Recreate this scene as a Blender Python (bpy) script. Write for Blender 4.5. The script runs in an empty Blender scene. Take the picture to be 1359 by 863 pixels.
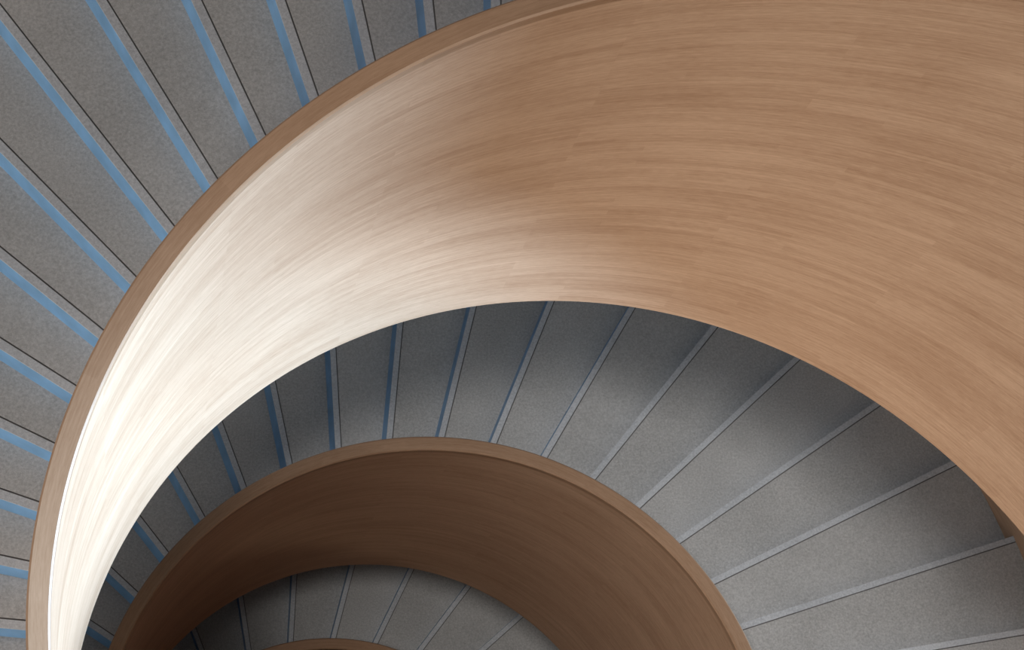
import bpy, math, random
import numpy as np
from mathutils import Vector, Euler
# ------------------------------------------------------------ geometry law of the stair
F=2488.43; RX=.37335; RY=-.19132
CXW,CYW=2.02627,2.48408
W=.13037; Z0=8.3248; NS=1.43633*40; TH0=1.79082; HB=1.46617; H=4.30728
RISE=.165; ZUP=27.0
def poly_r(u): return 2.63869-.15720*u+1.89910*u*u-2.06112*u**3+.54298*u**4
def dpoly_r(u): return -.15720+2*1.89910*u-3*2.06112*u*u+4*.54298*u**3
def poly_t(u): return TH0+2*math.pi*40*u/NS+.54214*u*u+.04687*u**3+.03646*u**4
def dpoly_t(u): return 2*math.pi*40/NS+2*.54214*u+3*.04687*u*u+4*.03646*u**3
UA,UB_=-.42,2.1
def rad(k):
    u=k/40.; c=min(max(u,UA),UB_)
    if u<UA: return poly_r(c)+(u-c)*dpoly_r(c)*.3
    return poly_r(c)
def ang(k):
    u=k/40.; c=min(max(u,UA),UB_)
    return poly_t(c)+(u-c)*dpoly_t(c)
def skew(k):
    u=min(max(k/40.,-.3),2.1)
    return -.10986+.18366*u-.10288*u*u
def zc(k): return ZUP-(Z0+RISE*k)
def P(k,off,dz):
    t=ang(k); r=rad(k)+off
    if dz<.5 and k<-4: dz-=.004*(-4-k)**2
    return Vector((CXW+r*math.cos(t),CYW+r*math.sin(t),zc(k)-dz))
cam_loc=Vector((0,0,ZUP))
cam_rot=Euler((RX,RY,0),'XYZ')
Rm=cam_rot.to_matrix()
def proj(p):
    q=Rm.transposed()@(p-cam_loc)
    return 679.5+F*q.x/-q.z, 431.5-F*q.y/-q.z
def nose_pt(k,rr,dz):
    """point on nosing line k at radial distance rr beyond the balustrade line"""
    t=ang(k); p=P(k,0,dz); a=t+skew(k)
    return p+Vector((math.cos(a)*rr,math.sin(a)*rr,0))
WD=2.5
for i in range(200):
    w=1.0+i*.02
    if proj(nose_pt(39,w,HB))[0]>1343: WD=w;break
K0,K1=-17,104
# ------------------------------------------------------------ materials
def newmat(n):
    m=bpy.data.materials.new(n);m.use_nodes=True
    nt=m.node_tree; b=nt.nodes['Principled BSDF']; return m,nt,b
def wood(name,c1,c2,rough,vs=1.):
    m,nt,b=newmat(name); N=nt.nodes; L=nt.links
    uv=N.new('ShaderNodeUVMap'); uv.uv_map='UVMap'
    def mp(sx,sy):
        x=N.new('ShaderNodeMapping'); x.inputs['Scale'].default_value=(sx,sy,1); L.new(uv.outputs[0],x.inputs[0]); return x
    br=N.new('ShaderNodeTexBrick'); L.new(mp(1,1).outputs[0],br.inputs['Vector'])
    br.inputs['Scale'].default_value=1; br.inputs['Brick Width'].default_value=1.3; br.inputs['Row Height'].default_value=.06*vs
    br.inputs['Mortar Size'].default_value=.0
    br.offset=.37; br.offset_frequency=3; br.squash=1.0
    br.inputs['Color1'].default_value=(0,0,0,1);br.inputs['Color2'].default_value=(1,1,1,1);br.inputs['Mortar'].default_value=(.3,.3,.3,1)
    def noise(sx,sy,det,ro=.5):
        n=N.new('ShaderNodeTexNoise'); n.inputs['Scale'].default_value=1; n.inputs['Detail'].default_value=det; n.inputs['Roughness'].default_value=ro
        L.new(mp(sx,sy).outputs[0],n.inputs['Vector']); return n
    n1=noise(1.6,55,6,.6)
    n2=noise(.8,2.2,5)
    n3=noise(12,110,4,.65)
    def math_(op,a,bv):
        x=N.new('ShaderNodeMath');x.operation=op
        for i,v in enumerate((a,bv)):
            if isinstance(v,(int,float)): x.inputs[i].default_value=v
            else: L.new(v,x.inputs[i])
        return x.outputs[0]
    s=math_('ADD',math_('MULTIPLY',br.outputs['Color'],.13),math_('MULTIPLY',n1.outputs[0],.6))
    s=math_('ADD',s,math_('MULTIPLY',n2.outputs[0],.45))
    s=math_('ADD',s,math_('MULTIPLY',n3.outputs[0],.6))
    s=math_('SUBTRACT',s,.39)
    rp=N.new('ShaderNodeValToRGB'); L.new(s,rp.inputs[0])
    rp.color_ramp.elements[0].position=.1;rp.color_ramp.elements[0].color=(*c1,1)
    rp.color_ramp.elements[1].position=.9;rp.color_ramp.elements[1].color=(*c2,1)
    L.new(rp.outputs[0],b.inputs['Base Color'])
    b.inputs['Roughness'].default_value=rough
    b.inputs['Specular IOR Level'].default_value=.3
    return m
def stone(name,c1,c2):
    m,nt,b=newmat(name); N=nt.nodes; L=nt.links
    tc=N.new('ShaderNodeTexCoord')
    n=N.new('ShaderNodeTexNoise');n.inputs['Scale'].default_value=50;n.inputs['Detail'].default_value=4;n.inputs['Roughness'].default_value=.85;L.new(tc.outputs['Object'],n.inputs['Vector'])
    n2=N.new('ShaderNodeTexNoise');n2.inputs['Scale'].default_value=1.6;n2.inputs['Detail'].default_value=4;L.new(tc.outputs['Object'],n2.inputs['Vector'])
    a=N.new('ShaderNodeMath');a.operation='MULTIPLY_ADD';L.new(n2.outputs[0],a.inputs[0]);a.inputs[1].default_value=.35;
    s=N.new('ShaderNodeMath');s.operation='MULTIPLY_ADD';L.new(n.outputs[0],s.inputs[0]);s.inputs[1].default_value=1.3;s.inputs[2].default_value=-.18
    L.new(s.outputs[0],a.inputs[2])
    at=N.new('ShaderNodeAttribute');at.attribute_name='tone'
    a2=N.new('ShaderNodeMath');a2.operation='ADD';L.new(a.outputs[0],a2.inputs[0]);L.new(at.outputs['Fac'],a2.inputs[1])
    rp=N.new('ShaderNodeValToRGB');L.new(a2.outputs[0],rp.inputs[0])
    rp.color_ramp.elements[0].position=.3;rp.color_ramp.elements[0].color=(*c1,1)
    rp.color_ramp.elements[1].position=.95;rp.color_ramp.elements[1].color=(*c2,1)
    L.new(rp.outputs[0],b.inputs['Base Color']);b.inputs['Roughness'].default_value=.6
    return m
def plain(name,c,r,metal=0):
    m,nt,b=newmat(name);N=nt.nodes;L=nt.links
    tc=N.new('ShaderNodeTexCoord');n=N.new('ShaderNodeTexNoise');n.inputs['Scale'].default_value=6;n.inputs['Detail'].default_value=5
    L.new(tc.outputs['Object'],n.inputs['Vector'])
    rp=N.new('ShaderNodeValToRGB');L.new(n.outputs[0],rp.inputs[0])
    rp.color_ramp.elements[0].position=.3;rp.color_ramp.elements[0].color=(*[x*.85 for x in c],1)
    rp.color_ramp.elements[1].position=.7;rp.color_ramp.elements[1].color=(*[min(1,x*1.12) for x in c],1)
    L.new(rp.outputs[0],b.inputs['Base Color']);b.inputs['Roughness'].default_value=r;b.inputs['Metallic'].default_value=metal
    return m
M_WALL=wood('oak_strip_veneer',(.33,.175,.095),(.72,.485,.33),.5)
M_CAP=wood('oak_handrail',(.26,.14,.075),(.50,.315,.20),.4,1.6)
M_TREAD=stone('grey_terrazzo',(.31,.30,.285),(.69,.67,.65))
M_NOSE=stone('terrazzo_nosing',(.40,.41,.43),(.78,.79,.81))
M_RISER=plain('sky_tinted_riser',(.20,.42,.72),.35)  # blue sky light on the risers is put into their base colour
M_GROOVE=plain('dark_groove',(.16,.15,.145),.8)
M_SOFFIT=plain('plaster_soffit',(.5,.42,.35),.8)
M_FLOOR=stone('floor_stone',(.1,.1,.1),(.2,.2,.2))
M_BLOCKER=plain('blocker_brown',(.13,.10,.08),.8)  # for the added blocking walls, dark to cut bounce light
# ------------------------------------------------------------ mesh helpers
def mkobj(name,verts,faces,mats,uvs=None,smooth=False,parent=None,fm=None,tone=None):
    me=bpy.data.meshes.new(name);me.from_pydata([tuple(v) for v in verts],[],faces)
    for m in mats: me.materials.append(m)
    if fm: me.polygons.foreach_set('material_index',fm)
    if uvs:
        l=me.uv_layers.new(name='UVMap')
        i=0
        for f in uvs:
            for c in f: l.data[i].uv=c;i+=1
    if smooth: me.polygons.foreach_set('use_smooth',[True]*len(me.polygons))
    if tone:
        a=me.attributes.new('tone','FLOAT','FACE');a.data.foreach_set('value',tone)
    me.update()
    o=bpy.data.objects.new(name,me);bpy.context.scene.collection.objects.link(o)
    if parent: o.parent=parent
    return o
stair=bpy.data.objects.new('spiral_staircase',None);bpy.context.scene.collection.objects.link(stair)
SUB=5
ks=[K0+i/SUB for i in range((K1-K0)*SUB+1)]
S=[0.]
for a,b in zip(ks[:-1],ks[1:]): S.append(S[-1]+(P(b,0,0)-P(a,0,0)).length)
def sweep(name,prof,mat,parent,closed=True,vofs=0.):
    """prof: list of (offset,dz); each side gets its own vertices so the corners stay crisp"""
    V=[];Fs=[];U=[]
    segs=list(zip(prof,prof[1:]+prof[:1])) if closed else list(zip(prof[:-1],prof[1:]))
    vv=vofs
    for (a,b) in segs:
        ln=math.hypot(a[0]-b[0],a[1]-b[1]); n=max(1,int(ln/.6)); base=len(V)
        for k in ks:
            pa=P(k,*a);pb=P(k,*b)
            for j in range(n+1):
                V.append(pa.lerp(pb,j/n))
        for i in range(len(ks)-1):
            for j in range(n):
                q=base+i*(n+1)+j
                Fs.append((q,q+1,q+n+2,q+n+1))
                v0=vv+ln*j/n;v1=vv+ln*(j+1)/n
                U.append(((S[i],v0),(S[i],v1),(S[i+1],v1),(S[i+1],v0)))
        vv+=ln+.37
    if closed:  # end caps
        for k in (ks[0],ks[-1]):
            b0=len(V)
            for a in prof: V.append(P(k,a[0],a[1]))
            f=tuple(range(b0,b0+len(prof)));Fs.append(f);U.append(tuple((a[0],a[1]) for a in prof))
    return mkobj(name,V,Fs,[mat],U,True,parent)
C=.07;e=.012
sweep('inner_balustrade',[(-W+.006,C),(-W+.006,H),(-.006,H),(-.006,C)],M_WALL,stair)
sweep('inner_handrail_cap',[(-W,C),(-W,e),(-W+e,0),(-e,0),(0,e),(0,C)],M_CAP,stair,vofs=3)
sweep('outer_balustrade',[(WD,.07),(WD,H),(WD+W,H),(WD+W,.07)],M_WALL,stair)
sweep('outer_handrail_cap',[(WD-.006,C),(WD-.006,e),(WD+e,0),(WD+W-e,0),(WD+W+.006,e),(WD+W+.006,C)],M_CAP,stair,vofs=5)
sweep('soffit',[(-.01,H-.05),(WD+.01,H-.05)],M_SOFFIT,stair,closed=False)
# treads / nosings / grooves / risers
rnd=random.Random(4)
Vt=[];Ft=[];Mt=[];Tt=[]
def quad(pts,mi,tn=0.):
    b=len(Vt);Vt.extend(pts);Ft.append(tuple(range(b,b+len(pts))));Mt.append(mi);Tt.append(tn)
NOSE=.055;GR=.010
def line(k,dz): # points of nosing line from balustrade to the outer wall
    return nose_pt(k,-.03,dz),nose_pt(k,WD+.06,dz)
def rake(k):
    if k<30: return .018
    if k<38: return .018*(38-k)/8
    if k<43: return 0.
    if k<65: return min(.045,.045*(k-43)/6)
    return .01
for k in range(K0+1,K1):
    z=zc(k)-HB
    a0,b0=line(k,HB); a1,b1=line(k-1,HB+RISE) # k-1 plan position, at height of k
    a1.z=b1.z=z;a0.z=b0.z=z
    d=(b0-a0).normalized(); n=Vector((-d.y,d.x,0))
    if n.dot((a1+b1)/2-(a0+b0)/2)<0: n=-n
    tn=rnd.uniform(-.06,.06)
    e0,f0=a0+n*NOSE,b0+n*NOSE
    e1,f1=a0+n*(NOSE+GR),b0+n*(NOSE+GR)
    dn=Vector((0,0,-.008))
    quad([a0,b0,f0,e0],1,tn)
    quad([e0,f0,f0+dn,e0+dn],2);quad([e0+dn,f0+dn,f1+dn,e1+dn],2);quad([e1+dn,f1+dn,f1,e1],2)
    quad([e1,f1,b1+n*.03,a1+n*.03],0,tn)
    lip=Vector((0,0,-.010))
    quad([a0,b0,b0+lip,a0+lip],1,tn)
    rz=Vector((0,0,-RISE))-n*rake(k)
    quad([a0+lip,b0+lip,b0+rz,a0+rz],3)
mkobj('treads',Vt,Ft,[M_TREAD,M_NOSE,M_GROOVE,M_RISER],None,False,stair,Mt,Tt)
# floor, and unseen walls added to keep light off the lower turns
zf=zc(K1)-H-.02
WT=ZUP-13.5
X0,X1,Y0,Y1=-9,12,-9,12
mkobj('floor',[(X0,Y0,zf),(X1,Y0,zf),(X1,Y1,zf),(X0,Y1,zf)],[(0,1,2,3)],[M_FLOOR])
def blocker_box(name,x0,x1,y0,y1):
    v=[(x,y,z) for z in (zf,WT) for x,y in ((x0,y0),(x1,y0),(x1,y1),(x0,y1))]
    mkobj(name,v,[(0,1,2,3),(4,5,6,7),(0,1,5,4),(1,2,6,5),(2,3,7,6),(3,0,4,7)],[M_BLOCKER])
blocker_box('blocker_east',X1,X1+.3,Y0,Y1);blocker_box('blocker_west',X0-.3,X0,Y0,Y1)
blocker_box('blocker_south',X0-.3,X1+.3,Y0-.3,Y0);blocker_box('blocker_north',X0-.3,X1+.3,Y1,Y1+.3)
# ------------------------------------------------------------ light
sc=bpy.context.scene
w=bpy.data.worlds.new('World');sc.world=w;w.use_nodes=True
bg=w.node_tree.nodes['Background'];bg.inputs[0].default_value=(.86,.92,1,1);bg.inputs[1].default_value=.13
def sun(name,az,el,st,angle,col):
    l=bpy.data.lights.new(name,'SUN');l.energy=st;l.angle=angle;l.color=col
    o=bpy.data.objects.new(name,l)
    az=math.radians(az);el=math.radians(el)
    d=Vector((math.cos(az)*math.cos(el),math.sin(az)*math.cos(el),math.sin(el)))
    o.rotation_euler=d.to_track_quat('Z','Y').to_euler();o.location=d*20+Vector((0,0,ZUP));sc.collection.objects.link(o)
def spot(loc,tgt,pw,size,soft,col):
    l=bpy.data.lights.new('tread_fill','SPOT');l.energy=pw;l.color=col;l.spot_size=math.radians(size);l.spot_blend=1;l.shadow_soft_size=soft
    o=bpy.data.objects.new('tread_fill',l);o.location=loc;sc.collection.objects.link(o)
    o.rotation_euler=(Vector(tgt)-o.location).to_track_quat('-Z','Y').to_euler()
sun('sun',-22,9,14.2,.5,(.455,.705,1.0))
sun('warm_fill',-118,14,1.2,.3,(1,.91,.79))  # added warm fill for the upper balustrade face, stands for no real source
spot((-2.0,-.6,ZUP+7.5),(4.8,2.9,ZUP-16.5),9800,25,1.7,(1,.98,.96))  # unseen overhead spot, added to brighten the lower treads
spot((-4,6,ZUP+3),(-2.5,4.5,ZUP-10),700,60,.8,(1,.96,.94))  # second added spot, lifts the upper-left treads only
# ------------------------------------------------------------ camera
cd=bpy.data.cameras.new('camera');cd.sensor_fit='HORIZONTAL';cd.sensor_width=36;cd.lens=F/1359*36;cd.clip_start=.05;cd.clip_end=200
co=bpy.data.objects.new('camera',cd);co.location=cam_loc;co.rotation_euler=cam_rot;sc.collection.objects.link(co);sc.camera=co
sc.view_settings.view_transform='Standard'
